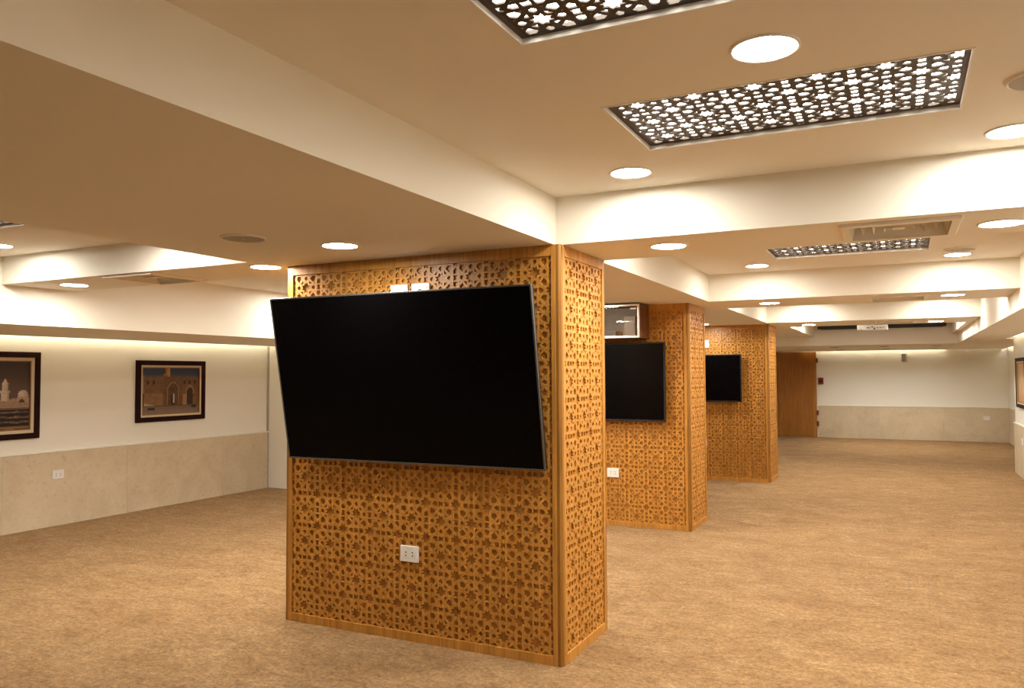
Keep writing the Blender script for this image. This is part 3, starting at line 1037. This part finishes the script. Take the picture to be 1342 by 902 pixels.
for (x, y), lab in zip(FAR_FILL, ('added recessed downlight out of sight under the lowered ceiling before the wooden door',
                                   'added recessed downlight out of sight under the lowered ceiling before the wall speaker',
                                   'added recessed downlight out of sight under the lowered ceiling before the three-way socket',
                                   'added recessed downlight just behind the screen housing, door side',
                                   'added recessed downlight just behind the middle of the screen housing',
                                   'added recessed downlight just behind the screen housing, single-picture wall side')):
    t = thing('added_downlight', lab, 'downlight', (x, y, ZR + 0.004), group='added recessed downlights of the lowered ceiling')
    part('trim_ring', MB().lathe([(0.135, -0.0002), (0.135, -0.001), (0.0925, -0.001), (0.0925, 0.0)]), 'ring', t)
    part('baffle', MB().lathe([(0.092, -0.0025), (0.0905, -0.0025), (0.0905, 0.040)]), 'baffle', t, 0, True)  # black so the added lamp stays unseen
    link('diffuser', MB().disc(0.0895, 0.032, 32).mesh('diffuser', 'lamp', False), t)

def make_speaker(loc, label):
    t = thing('ceiling_speaker', label, 'speaker', loc, group='round ceiling speakers')
    part('rim', MB().lathe([(0.110, 0.0), (0.109, -0.008), (0.103, -0.011), (0.099, -0.007), (0.099, 0.0)]), 'vent', t, 0, True)
    part('grille', MB().disc(0.100, -0.0075, 40), 'speaker', t)
    part('badge', MB().lathe([(0.006, -0.0075), (0.006, -0.0095), (0.0005, -0.0095)], 12), 'steel', t)
    return t
sp = make_speaker((-2.90, 2.885, ZS), 'round flush ceiling speaker in the wide beam before the big column')
dup(sp, (0.425, 2.955, ZC), 'round ceiling speaker cut by the picture edge past the long lattice panel')
dup(sp, (0.41, 6.80, ZC), 'round ceiling speaker overlapping a downlight past the small lattice panel')

def vent(hole, z, label):
    x0, x1, y0, y1 = hole
    cx, cy = (x0 + x1) / 2, (y0 + y1) / 2
    w, d = (x1 - x0) / 2, (y1 - y0) / 2
    t = thing('air_vent', label, 'vent', (cx, cy, z), group='square ceiling air vents')
    # outer flange
    mb = MB()
    fo, fi = 0.024, -0.012
    for a, b, c, e in ((-w - fo, w + fo, -d - fo, -d - fi), (-w - fo, w + fo, d + fi, d + fo), (-w - fo, -w - fi, -d - fi, d + fi), (w + fi, w + fo, -d - fi, d + fi)):
        mb.box(a, b, c, e, -0.016, 0.0)
    part('flange', mb, 'vent', t, 0.002)
    part('duct_plate', bx(-w + 0.001, w - 0.001, -d + 0.001, d - 0.001, 0.10, 0.105), 'duct', t)
    mb = MB()
    for a, b, c, e in ((-w + 0.001, -w + 0.004, -d + 0.004, d - 0.004), (w - 0.004, w - 0.001, -d + 0.004, d - 0.004), (-w + 0.001, w - 0.001, -d + 0.001, -d + 0.004), (-w + 0.001, w - 0.001, d - 0.004, d - 0.001)):
        mb.box(a, b, c, e, 0.0, 0.10)
    part('shade_sleeve', mb, 'duct', t)  # sleeve added in a dark colour so gaps between louvers look unlit
    # concentric sloping louvers, four blades to a ring
    rings = 4
    part('centre_plate', bx(-w * 0.12, w * 0.12, -d * 0.12, d * 0.12, 0.0, 0.004), 'vent', t, 0.001)
    for k in range(rings):
        s0 = 0.94 - k * 0.22
        s1 = s0 - 0.07
        zo, zi = -0.004, 0.060
        for q in range(4):
            co = [(-w * s0, -d * s0), (w * s0, -d * s0), (w * s0, d * s0), (-w * s0, d * s0)]
            ci = [(-w * s1, -d * s1), (w * s1, -d * s1), (w * s1, d * s1), (-w * s1, d * s1)]
            a, b = co[q], co[(q + 1) % 4]
            c, e = ci[(q + 1) % 4], ci[q]
            th = 0.003
            vs = [(*a, zo), (*b, zo), (*c, zi), (*e, zi), (*a, zo + th), (*b, zo + th), (*c, zi + th), (*e, zi + th)]
            part('louver', MB().add(vs, [(0, 1, 2, 3), (7, 6, 5, 4), (0, 4, 5, 1), (1, 5, 6, 2), (2, 6, 7, 3), (3, 7, 4, 0)]), 'vent', t)
    return t
vent(V1, ZS, 'square louvered air vent under the first cross beam')
vent(V2, ZS, 'square louvered air vent under the second cross beam')
vent(V3, ZS, 'square louvered air vent under the last cross beam above the projector')
vent(VL, ZS, 'square louvered air vent in the short beam above the picture wall')

def lattice_light(p, z, label):
    x0, x1, y0, y1 = p
    t = thing('lattice_ceiling_light', label, 'ceiling light', (x0, y0, z), group='backlit lattice ceiling lights')
    w, d = x1 - x0, y1 - y0
    P = 0.199
    nx, ny = math.ceil(w / P) + 1, math.ceil(d / P) + 1
    ox = 0.0
    me = lattice_mesh('lattice_screen', 'lattice', P, nx, ny, 0.005, 0.93, True, (ox, ox + w - 0.002, 0.02, 0.02 + d - 0.002), 'xy')
    # solid edge around the pierced sheet, then the sheet itself
    link('lattice_screen', me, t, (0.001, 0.001, 0.015))
    mb = MB()
    e = 0.018
    for a, b, c, g in ((0.001, w - 0.001, 0.001, e), (0.001, w - 0.001, d - e, d - 0.001), (0.001, e, e, d - e), (w - e, w - 0.001, e, d - e)):
        mb.box(a, b, c, g, 0.0145, 0.027)
    part('border', mb, 'lattice', t)
    part('light_sheet', bx(0.002, w - 0.002, 0.002, d - 0.002, 0.038, 0.044), 'opal', t)
    mb = MB()
    for a, b, c, g in ((-0.006, w + 0.006, -0.006, 0.001), (-0.006, w + 0.006, d - 0.001, d + 0.006), (-0.006, 0.001, 0.001, d - 0.001), (w - 0.001, w + 0.006, 0.001, d - 0.001)):
        mb.box(a, b, c, g, -0.0025, 0.013)
    part('edge_trim', mb, 'ring', t)
    return t
lattice_light(PA, ZC, 'backlit star-lattice ceiling panel cut by the top picture edge')
lattice_light(PB, ZC, 'long backlit star-lattice ceiling panel between two large downlights')
lattice_light(PC, ZC, 'small-looking backlit star-lattice ceiling panel beyond the first cross beam')
lattice_light(PD, ZC, 'backlit star-lattice ceiling panel hidden behind the first cross beam')
lattice_light(PL, ZCL, 'backlit star-lattice ceiling panel over the picture wall side')

# ================================================================== FAR END
t = thing('projector', 'white ceiling projector with dark ports on its rear panel', 'projector', (-0.42, 14.0, 2.198))
body = part('body', bx(-0.225, 0.225, 0.0, 0.30, 0.0, 0.082), 'white', t, 0.008)
part('rear_panel', bx(-0.20, 0.20, -0.004, 0.001, 0.010, 0.070), 'white', t, 0.001)
for px, pz, pw, ph in ((-0.06, 0.035, 0.05, 0.012), (0.0, 0.05, 0.03, 0.015), (0.03, 0.022, 0.02, 0.03), (0.075, 0.035, 0.02, 0.012), (0.12, 0.036, 0.03, 0.010), (0.165, 0.04, 0.018, 0.012), (-0.17, 0.012, 0.03, 0.01)):
    part('port', bx(px - pw / 2, px + pw / 2, -0.006, -0.003, pz - ph / 2, pz + ph / 2), 'slot', t)
part('lens', MB().lathe([(0.035, 0.0), (0.035, 0.03), (0.025, 0.034), (0.0005, 0.03)], 24), 'black', t).location = (0.10, 0.30, 0.042)
t.children[-1].rotation_euler = (-PI / 2, 0, 0)
part('ceiling_pole', bx(-0.02, 0.02, 0.13, 0.17, 0.08, ZC - 2.198 - 0.006), 'white', t, 0.004)
part('ceiling_plate', bx(-0.07, 0.07, 0.08, 0.22, ZC - 2.198 - 0.008, ZC - 2.198), 'white', t, 0.002)

t = thing('projection_screen', 'long black roller screen housing mounted high across the lowered far ceiling', 'screen', (-0.345, 15.66, 2.318))
part('housing', bx(-1.04, 1.04, -0.06, 0.075, 0.0, 0.055), 'black', t, 0.008)
for s in (-1, 1):
    part('end_cap', bx(s * 1.04 - 0.006, s * 1.04 + 0.006, -0.065, 0.078, -0.004, 0.06), 'black', t, 0.003)
part('slot_bar', bx(-1.0, 1.0, -0.01, 0.015, -0.012, 0.0), 'black', t)

t = thing('wall_speaker', 'small grey wall speaker on a bracket high on the end wall', 'speaker', (0.06, YF + 0.02, 1.84))
part('housing', MB().add([(-0.07, -0.17, -0.09), (0.02, -0.12, -0.09), (0.05, -0.05, -0.09), (-0.03, -0.05, -0.09),
                          (-0.07, -0.19, 0.09), (0.02, -0.14, 0.09), (0.05, -0.05, 0.09), (-0.03, -0.05, 0.09)],
                         [(0, 1, 2, 3), (4, 5, 6, 7), (0, 1, 5, 4), (1, 2, 6, 5), (2, 3, 7, 6), (3, 0, 4, 7)]), 'grey', t, 0.006)
part('bracket', bx(0.02, 0.10, -0.06, -0.03, 0.02, 0.05), 'white', t, 0.003)
part('base', bx(0.06, 0.12, -0.03, 0.0, -0.02, 0.08), 'white', t, 0.003)

t = thing('fire_call_point', 'small dark red fire alarm call point beside the wooden door', 'fire alarm', (-1.722, YF + 0.02, 1.32))
part('box', bx(-0.058, 0.058, -0.05, 0.0, -0.08, 0.08), 'red', t, 0.008)
part('panel', bx(-0.03, 0.03, -0.054, -0.048, -0.035, 0.03), 'black', t, 0.003)
part('cover', bx(-0.04, 0.04, -0.06, -0.05, 0.045, 0.06), 'red', t, 0.002)
